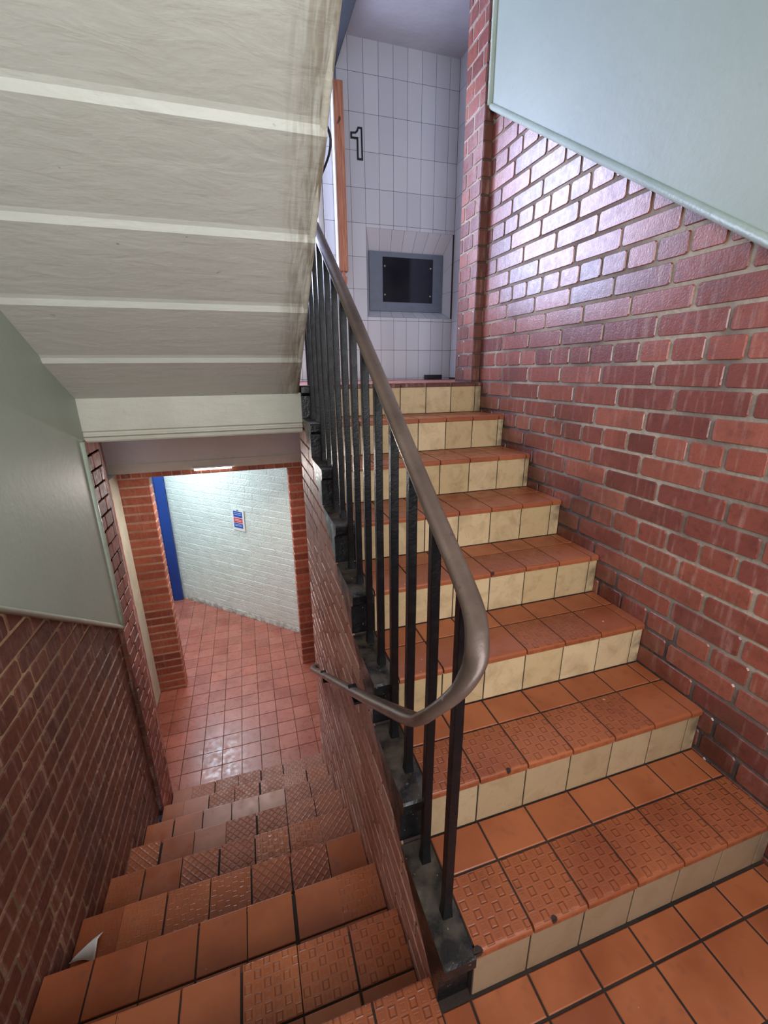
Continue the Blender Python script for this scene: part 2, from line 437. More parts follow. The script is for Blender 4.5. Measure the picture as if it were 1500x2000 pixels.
# ================================================================== SETTING
def struct(name, mb, mats, parent=None, **k):
    o = mb.build(name, mats, parent, **k)
    if parent is None: o['kind'] = 'structure'
    return o

# right wall with its plaster panel and pier
m = MB()
bricks(m, (WR, -1.45, 0), (0, 1, 0), (-1, 0, 0), 0, 3.30, -0.05, 4.2, phase=1.337 - 0.0775 * 20, pitch=0.0775, bond='garden', L=0.236, seed=3, rowhdr=1, joint=0.011)
wr = struct('wall_right', m, [M['brick'], M['mortar']], merge=False)
m = MB()
bricks(m, (0.921, 1.853, 0), (0, 1, 0), (-1, 0, 0), 0, 0.215, ZT, 4.2, phase=1.337 - 0.0775 * 20, pitch=0.0775, bond='header', L=0.236, seed=5, back=0.045, depth=0.002, joint=0.010)
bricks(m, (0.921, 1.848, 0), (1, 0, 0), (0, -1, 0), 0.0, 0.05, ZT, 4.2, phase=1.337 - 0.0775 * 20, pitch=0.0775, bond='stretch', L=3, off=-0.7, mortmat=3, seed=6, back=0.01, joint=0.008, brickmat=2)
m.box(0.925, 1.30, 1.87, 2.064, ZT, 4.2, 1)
struct('wall_pier', m, [M['brick'], M['mortar'], M['brick_dark'], M['mortar_dark']], wr, merge=False)

def panel(name, x0, x1, poly, beadpath, parent, face):
    """smooth plaster field; poly is (y, z); bead runs round its lower edges"""
    m = MB(); n = len(poly)
    m.poly([(face, y, z) for y, z in poly], 0)
    back = x1
    m.poly([(back, y, z) for y, z in reversed(poly)], 0)
    for i in range(n):
        a, b = poly[i], poly[(i + 1) % n]
        m.poly([(face, *a), (face, *b), (back, *b), (back, *a)], 0)
    o = m.build(name, M['plaster_green'], parent, recalc=True)
    return o
def tube(m, pts, r, seg=8, mat=0, tint=(0.5, 0, 1), cap=True, squash=None):
    pts = [Vector(p) for p in pts]; rings = []
    for i, p in enumerate(pts):
        t = (pts[min(i + 1, len(pts) - 1)] - pts[max(i - 1, 0)]).normalized()
        a = t.cross(Vector((0, 0, 1)))
        if a.length < 1e-3: a = t.cross(Vector((1, 0, 0)))
        a.normalize(); b = a.cross(t)
        rr = r[i] if isinstance(r, (list, tuple)) else r
        rings.append([p + a * rr * math.cos(2 * math.pi * k / seg) + b * rr * math.sin(2 * math.pi * k / seg) for k in range(seg)])
    for i in range(len(rings) - 1):
        for k in range(seg):
            m.poly([rings[i][k], rings[i][(k + 1) % seg], rings[i + 1][(k + 1) % seg], rings[i + 1][k]], mat, tint)
    if cap: m.poly(rings[0], mat, tint); m.poly(list(reversed(rings[-1])), mat, tint)
# panel slope on the right: through (0.377,1.702) and (1.885,2.668)
sl = (2.668 - 1.702) / (1.885 - 0.377)
zr = lambda y: 1.702 + sl * (y - 0.377)
panel('plaster_panel', 0, WR + 0.002, [(-1.45, zr(-0.45)), (-0.45, zr(-0.45)), (1.853, zr(1.853)), (1.853, 4.2), (-1.45, 4.2)], None, wr, 0.947)
m = MB(); tube(m, [(0.949, -1.44, zr(-0.45)), (0.949, -0.45, zr(-0.45)), (0.949, 1.86, zr(1.86))], 0.014, 10)
m.build('plaster_bead', M['bead_green'], wr, smooth=True)
m = MB(); tube(m, [(0.945, 1.845, zr(1.845)), (0.945, 1.845, 4.15)], 0.017, 10)
m.build('plaster_bead', M['bead_green'], wr, smooth=True)

# left wall
m = MB()
bricks(m, (XL, -1.45, 0), (0, 1, 0), (1, 0, 0), 0, 3.235, HF - 0.05, 4.2, phase=0.02, pitch=0.0775, bond='garden', L=0.236, seed=8, joint=0.011)
wl = struct('wall_left', m, [M['brick_dark'], M['mortar_plain']], merge=False)
m = MB()
bricks(m, (-1.1, 1.785, 0), (0, 1, 0), (1, 0, 0), 0, 0.23, HF, 1.10, phase=0.02, pitch=0.0775, bond='header', L=0.236, seed=9, back=0.02, joint=0.008)
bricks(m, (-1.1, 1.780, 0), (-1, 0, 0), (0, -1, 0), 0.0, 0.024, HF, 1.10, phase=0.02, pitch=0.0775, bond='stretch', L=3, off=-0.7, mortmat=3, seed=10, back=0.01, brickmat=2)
ud = Vector((-0.31, 1.15, 0)).normalized(); nd = Vector((ud.y, -ud.x, 0))
bricks(m, (-1.1, 2.012, 0), ud, nd, 0, 1.395, HF, 1.10, phase=0.02, pitch=0.0775, bond='garden', L=0.236, seed=12, back=0.08, joint=0.008)
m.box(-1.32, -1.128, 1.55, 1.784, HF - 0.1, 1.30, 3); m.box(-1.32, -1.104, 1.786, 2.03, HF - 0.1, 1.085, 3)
struct('wall_pier', m, [M['brick_left'], M['mortar_pale'], M['brick_dark'], M['mortar_dark']], wl, merge=False)
sl2 = (0.118 - 0.753) / (1.794 - 0.860)
zl = lambda y: 0.753 + sl2 * (y - 0.860)
panel('plaster_panel', 0, XL - 0.002, [(-1.45, zl(-0.2)), (-0.2, zl(-0.2)), (1.80, zl(1.80)), (1.80, 1.10), (1.84, 1.10), (1.84, 4.2), (-1.45, 4.2)], None, wl, -1.102)
m = MB(); tube(m, [(-1.104, -1.44, zl(-0.2)), (-1.104, -0.2, zl(-0.2)), (-1.104, 1.79, zl(1.79))], 0.011, 10)
m.build('plaster_bead', M['bead_green'], wl, smooth=True)
m = MB(); tube(m, [(-1.104, 1.79, zl(1.79)), (-1.104, 1.79, 1.10)], 0.016, 10)
m.build('plaster_bead', M['bead_green'], wl, smooth=True)

# spandrel wall below the upper flight
s_str = R / G
m = MB()
# region under the underside line of the step ends: z <= R*(y/G) - 0.02
bricks(m, (XI, 0.03, 0), (0, 1, 0), (-1, 0, 0), 0, 2.012, HF, 1.31, planes=[(-s_str, 1, s_str * 0.03 - 0.012)], phase=0.02, pitch=0.0775, bond='garden', L=0.236, seed=14, back=0.07, joint=0.008)
us = Vector((0.169, 1.32, 0)).normalized(); ns = Vector((-us.y, us.x, 0))
bricks(m, (-0.062, 2.04, 0), us, ns, 0, 1.34, HF, 1.10, phase=0.02, pitch=0.0775, bond='garden', L=0.236, seed=15, back=0.07, joint=0.008)
struct('wall_spandrel', m, [M['brick_worn'], M['mortar_dark']], merge=False)

# wall with the doorway at the foot
YD = 3.36
m = MB()
ph = 0.585 - 0.0762 * 30
bricks(m, (-1.46, YD, 0), (1, 0, 0), (0, -1, 0), 0, 0.278, HF, 0.585, phase=ph, pitch=0.0762, bond='stretch', L=3, seed=20, joint=0.016, off=-0.7, back=0.115, jit=0.3)
bricks(m, (-1.0, YD, 0), (1, 0, 0), (0, -1, 0), 0.948, 1.15, HF, 0.585, phase=ph, pitch=0.0762, bond='stretch', L=4, seed=21, joint=0.016, off=-0.7, back=0.115, jit=0.3)
bricks(m, (-1.46, YD, 0), (1, 0, 0), (0, -1, 0), 0, 1.61, 0.585, 0.662, phase=0.585, pitch=0.108, bond='header', L=0.152, seed=22, joint=0.008, off=0.0, back=0.115, jit=0.2)
# jamb returns
bricks(m, (-1.178, YD + 0.003, 0), (0, 1, 0), (1, 0, 0), 0, 0.112, HF, 0.585, phase=ph, pitch=0.0762, bond='stretch', L=3, seed=23, joint=0.016, off=-0.7, back=0.01, jit=0.3)
bricks(m, (-0.056, YD + 0.003, 0), (0, 1, 0), (-1, 0, 0), 0, 0.112, HF, 0.585, phase=ph, pitch=0.0762, bond='stretch', L=3, seed=24, joint=0.016, off=-0.7, back=0.01, jit=0.3)
wd = struct('wall_doorway', m, [M['brick_orange'], M['mortar_pale']], merge=False)
m = MB(); m.box(-1.47, 0.14, YD - 0.004, YD + 0.11, 0.64, 1.10)
struct('lintel', m, M['grey_paint'], wd)
m = MB(); m.box(-1.47, 0.12, YD - 0.016, YD - 0.003, 0.628, 0.706)
m.build('lintel_band', M['cream_paint'], wd, bevel=0.006)
m = MB()  # pale painted strip in the corner, following the splayed wall
m.box(-1.475, -1.405, 3.135, YD - 0.002, HF, 0.628)
m.build('trim_1', M['pale_post'], None, bevel=0.004, kind='structure')

# corridor beyond: diagonal painted brick wall, end wall with the blue door, ceiling
A = Vector((-1.407, 5.262, 0)); B = Vector((0.70, 3.242, 0)); dd = (B - A).normalized(); dn = Vector((-dd.y, dd.x, 0)); dn = -dn if dn.y > 0 else dn
m = MB()
bricks(m, A, dd, dn, 0, 2.92, HF, 1.05, phase=HF, pitch=0.0775, bond='stretch', L=0.236, seed=31, joint=0.012, depth=0.0012, back=0.06)
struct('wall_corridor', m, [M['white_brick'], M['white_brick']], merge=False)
m = MB(); m.box(-2.6, -1.40, 5.27, 5.37, HF, 1.05)
struct('wall_back', m, M['white_brick'])
m = MB(); m.box(-2.70, -2.6, 3.2, 5.4, HF, 1.05); m.box(-2.6, -1.42, 3.37, 3.47, HF, 1.05)
struct('wall_corridor_side', m, M['white_brick'])
m = MB(); m.box(-1.52, -1.412, 5.215, 5.268, HF, 0.95); m.box(-2.36, -2.27, 5.215, 5.268, HF, 0.95); m.box(-2.36, -1.412, 5.215, 5.268, 0.66, 0.95)
dr = struct('door_1', m, M['blue_gloss'], bevel=0.004)
m = MB(); m.box(-2.27, -1.52, 5.235, 5.262, HF, 0.66)
for z0, z1 in ((-1.35, -0.55), (-0.40, 0.52)): m.box(-2.15, -1.64, 5.228, 5.24, z0, z1)
m.build('door_leaf', M['blue_gloss'], dr, bevel=0.004)
m = MB(); tube(m, [(-2.20, 5.225, -0.52), (-2.20, 5.19, -0.52), (-2.09, 5.19, -0.52)], 0.009, 8)
m.build('door_handle', M['steel'], dr)
m = MB(); m.box(-2.7, 0.95, YD + 0.11, 5.4, 1.0, 1.05)
struct('ceiling_corridor', m, M['ceiling'])

# lower hall floor tiles
m = MB()
m.box(-2.7, 1.0, 1.98, 5.5, HF - 0.06, HF - 0.003, 1)
pt = 0.1475
for i in range(-18, 7):
    for j in range(-3, 22):
        x0 = -0.077 + i * pt; y0 = 2.325 + j * pt
        if y0 + pt > 5.45 or y0 < 2.0: 
            if y0 > 2: continue
        cx, cy = x0 + pt / 2, y0 + pt / 2
        if y0 > 3.35 - 0.1 and (Vector((cx, cy, 0)) - A).dot(dn) < -0.15: continue
        if cy < 3.4 and (cx < -1.55 or cx > 0.18): continue
        tile(m, (x0 + 0.002, y0 + 0.002, HF), (1, 0, 0), (0, 1, 0), pt - 0.004, pt - 0.004, 0, (rt.uniform(0.1, 0.9), rt.uniform(0, 0.25), 1), ch=0.0015)
struct('floor_hall', m, [M['tile_hall'], M['grout_pale']], merge=False)

# mid landing floor (where the viewer stands)
m = MB()
m.box(XL - 0.05, XI, -1.5, YL - 0.012, -0.12, -0.003, 1); m.box(XI, WR + 0.06, -1.5, 0.03, -0.12, -0.003, 1)
cols = [X0 - P] + [X0 + P * i for i in range(0, 6)]
def landing_rows(x0, x1, ys):
    for k in range(len(ys) - 1):
        tile(m, (x0 + 0.003, ys[k + 1] + 0.003, 0), (1, 0, 0), (0, 1, 0), x1 - x0 - 0.006, ys[k] - ys[k + 1] - 0.006, 0, tt())
ys = [-0.004, -0.087] + [-0.087 - P * k for k in range(1, 9)]
for i in range(len(cols) - 1): landing_rows(cols[i], cols[i + 1], ys)
landing_rows(cols[-1], WR, ys)
landing_rows(-0.078, cols[0], ys)
lc = [-0.076, -0.2255, -0.376, -0.528, -0.680, -0.835, -0.985, -1.10]
yl2 = [YL - 0.152, YL - 0.152 - 0.12] + [YL - 0.272 - P * k for k in range(1, 8)]
for i in range(len(lc) - 1):
    x1, x0 = lc[i] - (0.003), lc[i + 1] + 0.003
    nosing(m, x0, x1, YL - 0.152 + 0.003, YL, 0, 2, tt(0, 1.0))
    landing_rows(lc[i + 1], lc[i], yl2)
struct('floor_landing', m, [M['tile'], M['grout'], M['tile_sq']], merge=False)

# upper landing floor slab with beam fascia below
m = MB()
m.box(-1.30, 1.35, 7 * G + 0.03, 2.86, ZT - 0.05, ZT - 0.003, 1)
for i in range(-9, 8):
    for j in range(7):
        y0 = 7 * G + 0.002 + j * P
        x0 = X0 + i * P
        if x0 < XL - 0.1 or x0 > 1.3: continue
        tile(m, (x0 + 0.003, y0 + 0.003, ZT), (1, 0, 0), (0, 1, 0), P - 0.006, P - 0.006, 0, tt(0.1))
fl = struct('floor_upper_landing', m, [M['tile_hall'], M['grout']], merge=False)
m = MB(); m.box(-1.30, XI - 0.002, 1.87, YD, 1.09, ZT - 0.05); m.box(XI - 0.003, 1.30, 2.06, 2.86, 1.09, ZT - 0.05)
struct('ceiling_hall', m, M['grey_paint'])
m = MB()  # fascia beam with small mouldings
prof = [(1.842, 1.295), (1.842, 1.142), (1.852, 1.136), (1.852, 1.128), (1.846, 1.124), (1.846, 1.116), (1.860, 1.110), (1.862, 1.094), (1.868, 1.086), (1.90, 1.086), (1.90, 1.295)]
m.prism_x(prof, XL + 0.015, XI - 0.002)
m.build('trim_2', M['cream_paint'], None, kind='structure', bevel=0.002)

# tiled back wall with its niche, beside the opening to daylight
YB = 2.80
m = MB()
tw, th = 0.1005, 0.205
nx0, nx1, nz0, nz1 = 0.561, 1.222, 1.778, 2.345
bx0, bx1, bz0, bz1, YN = 0.605, 1.190, 1.832, 2.228, 2.90
def wtiles(x0, x1, z0, z1, Y=YB):
    cols_ = [0.561 + tw * k for k in range(-18, 9)]; rows_ = [ZT + 0.012 + 0.0 + th * k for k in range(-1, 12)]
    for a in range(len(cols_) - 1):
        for b_ in range(len(rows_) - 1):
            u0, u1 = max(cols_[a], x0), min(cols_[a + 1], x1); w0, w1 = max(rows_[b_], z0), min(rows_[b_ + 1], z1)
            if u1 - u0 < 0.012 or w1 - w0 < 0.012: continue
            tile(m, (u0 + 0.001, Y, w0 + 0.001), (1, 0, 0), (0, 0, 1), u1 - u0 - 0.002, w1 - w0 - 0.002, 0, (rt.random(), 0, 1), ch=0.001, h=0.002)
wtiles(0.272, nx0, ZT, 3.42); wtiles(nx0, 1.235, ZT, nz0); wtiles(nx0, 1.235, nz1, 3.42); wtiles(-1.3, 0.272, ZT, 1.86)
# grout and body behind
for (x0, x1, z0, z1) in ((0.272, nx0, ZT - 0.25, 3.45), (nx0, 1.36, ZT - 0.25, nz0), (nx0, 1.36, nz1, 3.45), (nx1, 1.36, nz0, nz1), (-1.42, 0.272, ZT - 0.25, 1.86), (-1.42, 0.272, 3.16, 3.45), (-1.42, -0.93, 1.86, 3.16)):
    m.box(x0, x1, YB + 0.0015, YB + 0.13, z0, z1, 1)
# splayed sides of the niche as strips of narrow tiles
def strip(pa, pb, pc, pd, n):      # pa-pb front edge, pd-pc back edge
    pa, pb, pc, pd = map(Vector, (pa, pb, pc, pd))
    for k in range(n):
        t0, t1 = k / n + 0.0015, (k + 1) / n - 0.0015
        m.poly([pa.lerp(pb, t0), pa.lerp(pb, t1), pd.lerp(pc, t1), pd.lerp(pc, t0)], 0, (rt.random(), 0, 1))
    e = Vector((0, 0.0015, 0)); m.poly([pa + e, pb + e, pc + e, pd + e], 1)
strip((nx0, YB, nz1), (nx1, YB, nz1), (bx1, YN, bz1), (bx0, YN, bz1), 7)
strip((nx0, YB, nz0), (nx1, YB, nz0), (bx1, YN, bz0), (bx0, YN, bz0), 7)
strip((nx0, YB, nz0), (nx0, YB, nz1), (bx0, YN, bz1), (bx0, YN, bz0), 3)
strip((nx1, YB, nz0), (nx1, YB, nz1), (bx1, YN, bz1), (bx1, YN, bz0), 3)
m.box(bx0 - 0.03, bx1 + 0.03, YN + 0.004, YN + 0.03, bz0 - 0.03, bz1 + 0.03, 1)
struct('wall_back_tiled', m, [M['white_tile'], M['grout_pale']], merge=False, recalc=False)
# tiled side wall of the landing
m = MB(); m.box(1.236, 1.34, 2.0, YB + 0.01, ZT, 3.45, 1)
for a in range(8):
    for b_ in range(10):
        y1 = YB - a * tw; w0 = ZT + 0.012 + th * b_
        tile(m, (1.235, y1 - 0.001, w0 + 0.001), (0, -1, 0), (0, 0, 1), tw - 0.002, th - 0.002, 0, (rt.random(), 0, 1), ch=0.001, h=0.002)
struct('wall_landing_side', m, [M['white_tile'], M['grout_pale']], merge=False, recalc=False)
m = MB(); m.box(-1.42, -1.13, 1.78, 2.9, ZT, 3.5)
struct('wall_landing_left', m, M['plaster_green'])
m = MB(); m.box(-1.42, 1.36, 1.95, 2.95, 3.36, 3.46)
struct('ceiling_upper_landing', m, M['ceiling'])
m = MB(); m.box(0.06, 0.385, 1.96, 2.798, 3.19, 3.36)
m.build('ceiling_beam', M['dark_beam'], None, bevel=0.005, kind='structure')
# window frame of the landing opening
m = MB()
for bx in ((0.232, 0.272, 1.86, 3.16), (-0.93, -0.89, 1.86, 3.16)): m.box(bx[0], bx[1], YB + 0.02, YB + 0.07, bx[2], bx[3])
m.box(-0.93, 0.272, YB + 0.02, YB + 0.07, 1.86, 1.90); m.box(-0.93, 0.272, YB + 0.02, YB + 0.07, 3.12, 3.16)
struct('window_1', m, M['white_gloss'], bevel=0.003)

# enclosure above and behind the viewer
m = MB(); m.box(-1.25, 1.1, -1.55, 1.96, 4.2, 4.3)
struct('ceiling', m, M['ceiling'])
m = MB(); m.box(-1.3, 1.3, 1.95, 1.99, 3.36, 4.3)
struct('wall_bulkhead', m, M['ceiling'])
m = MB(); m.box(XL, WR, -1.45, -0.05, 2.56, 2.80)
struct('ceiling_landing', m, M['soffit'])
m = MB()
m.box(-1.2, -0.85, -1.56, -1.45, -0.1, 4.2); m.box(0.65, 1.05, -1.56, -1.45, -0.1, 4.2); m.box(-0.85, 0.65, -1.56, -1.45, -0.1, 0.95); m.box(-0.85, 0.65, -1.56, -1.45, 2.45, 4.2)
struct('wall_behind', m, M['plaster_green'])
m = MB()
for x in (-0.85, -0.12, 0.61): m.box(x, x + 0.04, -1.53, -1.49, 0.95, 2.45)
for z in (0.95, 1.68, 2.41): m.box(-0.85, 0.65, -1.53, -1.49, z, z + 0.04)
struct('unseen_window', m, M['white_gloss'])  # unseen window, modelled only as a source of light

# ================================================================== UPPER FLIGHT
up = thing('staircase', 'upward flight of red tiled steps with cream tiled risers beside the right brick wall', 'stairs')
def riser_x(k):
    off = {1: 0, 2: -0.005, 3: 0.0, 4: 0.004, 5: -0.006, 6: 0.02, 7: 0.012, 8: 0.006}.get(k, 0)
    xs = [0.0] + [X0 + off + P * i for i in range(0, 6)] + [WR]
    return xs
PT = {1: 'sssssss', 2: 'sssssp', 3: 'pppssp', 4: 'pppsspp', 5: 'ppppppp', 6: 'ppppppp', 7: 'ppppppp'}
for k in range(1, 9):
    y = (k - 1) * G; z0 = (k - 1) * R; z1 = k * R
    xs = riser_x(k)
    m = MB(); m.box(0.0, WR, y + 0.002, y + 0.03, z0 - 0.005, z1 - 0.02, 1)
    for i in range(len(xs) - 1):
        if xs[i + 1] - xs[i] < 0.01: continue
        tile(m, (xs[i] + 0.0022, y - 0.001, z0 + 0.002), (1, 0, 0), (0, 0, 1), xs[i + 1] - xs[i] - 0.0044, R - 0.024, 0, (rt.random(), 0.85 if k == 1 else (0.5 if k == 2 else rt.uniform(0, 0.15)), 1), ch=0.0015, h=0.003)  # lowest two risers tinted darker and browner to imitate the light falling off
    m.build('riser', [M['cream_tile'], M['grout']], up, merge=False)
    if k == 8: 
        m = MB()
        for i in range(len(xs) - 1): nosing(m, xs[i] + 0.002, xs[i + 1] - 0.002, y + 0.06, y - 0.006, z1, 0, tt(0, 1, 0.2))
        m.build('tread', [M['brick_dark']], up, merge=False)
        continue
    m = MB(); m.box(0.0, WR, y + 0.012, y + G + 0.01, z1 - 0.03, z1 - 0.003, 3)
    pat = PT[k]
    ym = y + 0.150
    nx = [xs[0]] + xs[1:]
    for i in range(len(nx) - 1):
        a, b = nx[i] + 0.0028, nx[i + 1] - 0.0028
        c = pat[min(i, len(pat) - 1)]
        if b - a < 0.004: continue
        chip = 0.0
        nosing(m, a, b, ym - 0.0028, y - 0.007, z1, 1 if c == 's' else 0, tt(0.0, 1.0, rt.uniform(0.2, 0.6)))
        tile(m, (a, ym + 0.0028, z1), (1, 0, 0), (0, 1, 0), b - a, G - 0.150 - 0.006, 0, tt(0.0, 1, rt.uniform(0.45, 0.95)))
    for (cx, r_) in {1: ((0.207, 0.008), (0.006, 0.012)), 2: ((0.235, 0.007),), 4: ((0.47, 0.006),)}.get(k, ()):
        ring = [(cx + r_ * math.cos(a), y - 0.006 + max(r_ * 1.1 * math.sin(a), -0.0005), z1 + 0.0006) for a in [q * math.pi / 5 for q in range(10)]]
        m.poly(ring, 3); m.poly([(cx - r_, y - 0.0078, z1), (cx + r_, y - 0.0078, z1), (cx + r_ * 0.5, y - 0.0078, z1 - 0.012), (cx - r_ * 0.5, y - 0.0078, z1 - 0.012)], 3)
    m.build('tread', TM + [M['grout']], up, merge=False)

# black painted stone step ends (kerb) along the well
m = MB()
for k in range(1, 9):
    y = (k - 1) * G; z1 = k * R; zb = (k - 1) * R
    yb = y + G + 0.004 if k < 8 else y + 0.02
    nz = z1 - 0.002
    front = y - 0.012
    lower = lambda yy: s_str * yy - 0.016
    prof = [(front, nz - 0.006), (front + 0.005, nz), (yb, nz), (yb, max(lower(yb), zb)), (y + 0.02, max(lower(y + 0.02), zb - 0.012) if k > 1 else 0.0), (y + 0.014, zb if k > 1 else 0.0), (y + 0.014, nz - 0.052), (front + 0.006, nz - 0.044), (front, nz - 0.036)]
    m.prism_x(prof, XI - 0.004, -0.0015)
m.build('kerb', M['kerb'], up, merge=False, bevel=0.004, label='black painted stone kerb')

# ================================================================== LOWER FLIGHT
dn_ = thing('staircase', 'downward flight of worn red tiled steps leading to the lower doorway', 'stairs')
PL = {1: 'ssspppp', 2: 'spppppp', 3: 'pddssss', 4: 'dssddps', 5: 'ddddppd', 6: 'ddppppp', 7: 'dsdddpp', 8: 'dsddddp'}
ST = {1: (1, 1, .9, .3, .3, .3, .3), 2: (.6,) * 7, 3: (.4, .8, .9, .45, .4, .4, .3), 4: (.5, 1, 1, .9, .9, .3, .5), 5: (.6, .7, 1, 1, .5, .5, .6), 6: (.7, .7, 1, 1, 1, .5, .5), 7: (.8, 1, .8, .9, .8, .4, .4), 8: (.8, 1, .8, .8, .8, .5, .3)}
PK = {1: 0.0, 2: 0.0, 3: 0.05, 4: 0.2, 5: 0.3, 6: 0.4, 7: 0.42, 8: 0.45}
for k in range(1, 10):
    yf = YL + k * GL; yb = yf - GL; z = -k * R
    m = MB()    # riser tiles under the nosing of the tread before
    m.box(XL + 0.002, XI - 0.002, yb - 0.04, yb - 0.014, z - 0.03, z + R - 0.02, 1)
    for i in range(7): tile(m, (lc[i + 1] + 0.003, yb - 0.012, z + 0.002), (-1, 0, 0), (0, 0, 1), 0.001, R - 0.03, 0, tt()) if False else None
    for i in range(7):
        tile(m, (lc[i] - 0.003, yb - 0.012, z + 0.003), (-1, 0, 0), (0, 0, 1), lc[i] - lc[i + 1] - 0.006, R - 0.026, 0, tt(PK.get(k, 0.4)), ch=0.0015)
    m.build('riser', [M['tile'], M['grout']], dn_, merge=False)
    if k == 9: break
    m = MB()
    xe = XL + 0.002 if k < 7 else -1.098
    m.box(xe, XI - 0.002, yb - 0.02, yf - 0.014, z - 0.04, z - 0.005, 3)
    for i in range(7):
        sh = rt.uniform(-0.004, 0.004) + (k - 3) * 0.0015
        a = lc[i + 1] + 0.003 + (sh if i < 6 else 0); b = lc[i] - 0.003 + (sh if i > 0 else 0)
        if i == 6: a = xe + 0.002
        pk = PK[k] * (1.0 if i < 5 else 0.4) * rt.uniform(0.6, 1.2)
        if k == 6 and i in (2, 3, 4): pk = 0.85
        if k == 5 and i == 4: pk = 0.6
        if i == 6: pk = 0.0
        lift = rt.uniform(-0.0015, 0.002)
        c = PL[k][i]
        nosing(m, a, b, yf - 0.150 + 0.002, yf, z + lift, {'s': 1, 'd': 2}.get(c, 0), tt(pk, ST[k][i]), th=0.016, r=0.006)
        tile(m, (a, yb - 0.006, z + lift * 0.5), (1, 0, 0), (0, 1, 0), b - a, GL - 0.150 + 0.002, 0, tt(pk * 0.7))
    m.build('tread', TM + [M['grout']], dn_, merge=False)

# ================================================================== OVERHEAD FLIGHT (seen from below)
ov = thing('staircase', 'next flight overhead, its cream painted stepped underside slanting up towards the viewer', 'stairs')
strips = [(1.565 - 0.2575 * i, 1.463 + 0.1765 * i) for i in range(-0, 7)]
m = MB()
XS = -0.094
pts = [(1.845, 1.289)]
prevz = None
for (y, z) in strips:
    pts += [(y + 0.004, z - 0.022), (y, z)]
pts = [(1.845, 1.289)] + [p for (y, z) in strips for p in ((y + 0.008, z - 0.024), (y, z - 0.004), (y - 0.010, z + 0.006))]
top = [(pts[-1][0] - 0.05, 2.565)]
prof = pts + [(-0.10, 2.56), (-0.10, 2.80), (0.0, 2.80)]
tops = []
for i in range(9):
    yy = 0.0 + 0.2575 * 0.8 * i
prof = pts + [(-0.06, 2.575), (-0.06, 2.80)] + [(0.05, 2.80), (1.86, 1.55), (1.86, 1.289)]
# subdivided in x so that the dirty edge can sag a little
xs_ = [XL + 0.018, -0.9, -0.6, -0.35, -0.2, XS - 0.012, XS]
for i in range(len(prof)):
    a, b = prof[i], prof[(i + 1) % len(prof)]
    for j in range(len(xs_) - 1):
        m.poly([(xs_[j], *a), (xs_[j], *b), (xs_[j + 1], *b), (xs_[j + 1], *a)])
m.poly([(xs_[0], *p) for p in prof]); m.poly([(xs_[-1], *p) for p in reversed(prof)])
m.build('soffit', M['soffit'], ov, bevel=0.003)
for mk in ([(-0.4152, 0.8954, 1.9216), (-0.408, 0.9117, 1.9105), (-0.394, 0.919, 1.9055), (-0.3806, 0.9333, 1.8957)],
           [(-0.5111, 0.8365, 1.962), (-0.4984, 0.8341, 1.9636), (-0.4916, 0.8379, 1.9611)],
           [(-0.4337, 1.1058, 1.7776), (-0.43, 1.1399, 1.7542), (-0.4254, 1.1726, 1.7318)]):
    m = MB(); tube(m, [Vector(p) + Vector((0, 0.001, 0.004)) for p in mk], 0.0022, 6)
    m.build('paint_crack', M['crack'], ov, smooth=True)
m = MB()   # rounded dirty lip along the open edge
lip = [(XS - 0.010, y, z) for y, z in ([(1.80, 1.305)] + [(y, z + 0.004) for y, z in strips] + [(0.0, 2.53)])]
tube(m, lip, 0.012, 8)
m.build('soffit_lip', M['cream_paint'], ov, smooth=True)
# ================================================================== BALUSTRADE
bal = thing('balustrade', 'black iron balustrade with a worn brown handrail curling round between the two flights', 'railing')
ZP = [(-0.1, 0.94), (0.042, 1.032), (0.138, 1.096), (0.266, 1.180), (0.436, 1.297), (0.662, 1.452), (1.0, 1.680), (1.344, 1.904), (1.9, 2.262)]
def zrail(y):
    for (a, za), (b, zb) in zip(ZP, ZP[1:]):
        if y <= b: return za + (zb - za) * (y - a) / (b - a)
    return ZP[-1][1]
def catmull(pts, n=10):
    out = []
    P_ = [Vector(p) for p in pts]
    for i in range(len(P_) - 1):
        p0 = P_[max(i - 1, 0)]; p1 = P_[i]; p2 = P_[i + 1]; p3 = P_[min(i + 2, len(P_) - 1)]
        for k in range(n):
            t = k / n
            out.append(0.5 * ((2 * p1) + (-p0 + p2) * t + (2 * p0 - 5 * p1 + 4 * p2 - p3) * t * t + (-p0 + 3 * p1 - 3 * p2 + p3) * t ** 3))
    out.append(P_[-1]); return out
XR = -0.033
path = [(XR, 1.86, zrail(1.86)), (XR, 1.3, zrail(1.3)), (XR, 1.0, zrail(1.0)), (XR, 0.662, zrail(0.662)), (XR, 0.436, zrail(0.436)), (XR, 0.266, zrail(0.266)), (XR, 0.138, zrail(0.138)), (XR - 0.001, 0.075, 1.056),
        (XR - 0.006, 0.028, 1.028), (XR - 0.017, -0.005, 1.005), (-0.065, -0.026, 0.972), (-0.089, -0.026, 0.930), (-0.111, -0.005, 0.884), (-0.121, 0.030, 0.836),
        (-0.122, 0.080, 0.784), (-0.121, 0.218, 0.685), (-0.121, 0.479, 0.505), (-0.121, 0.964, 0.180), (-0.121, 1.4, -0.112), (-0.121, 1.74, -0.340), (-0.120, 1.82, -0.392), (-0.110, 1.87, -0.418), (-0.092, 1.885, -0.424), (-0.074, 1.885, -0.424)]
cp = catmull(path, 10)
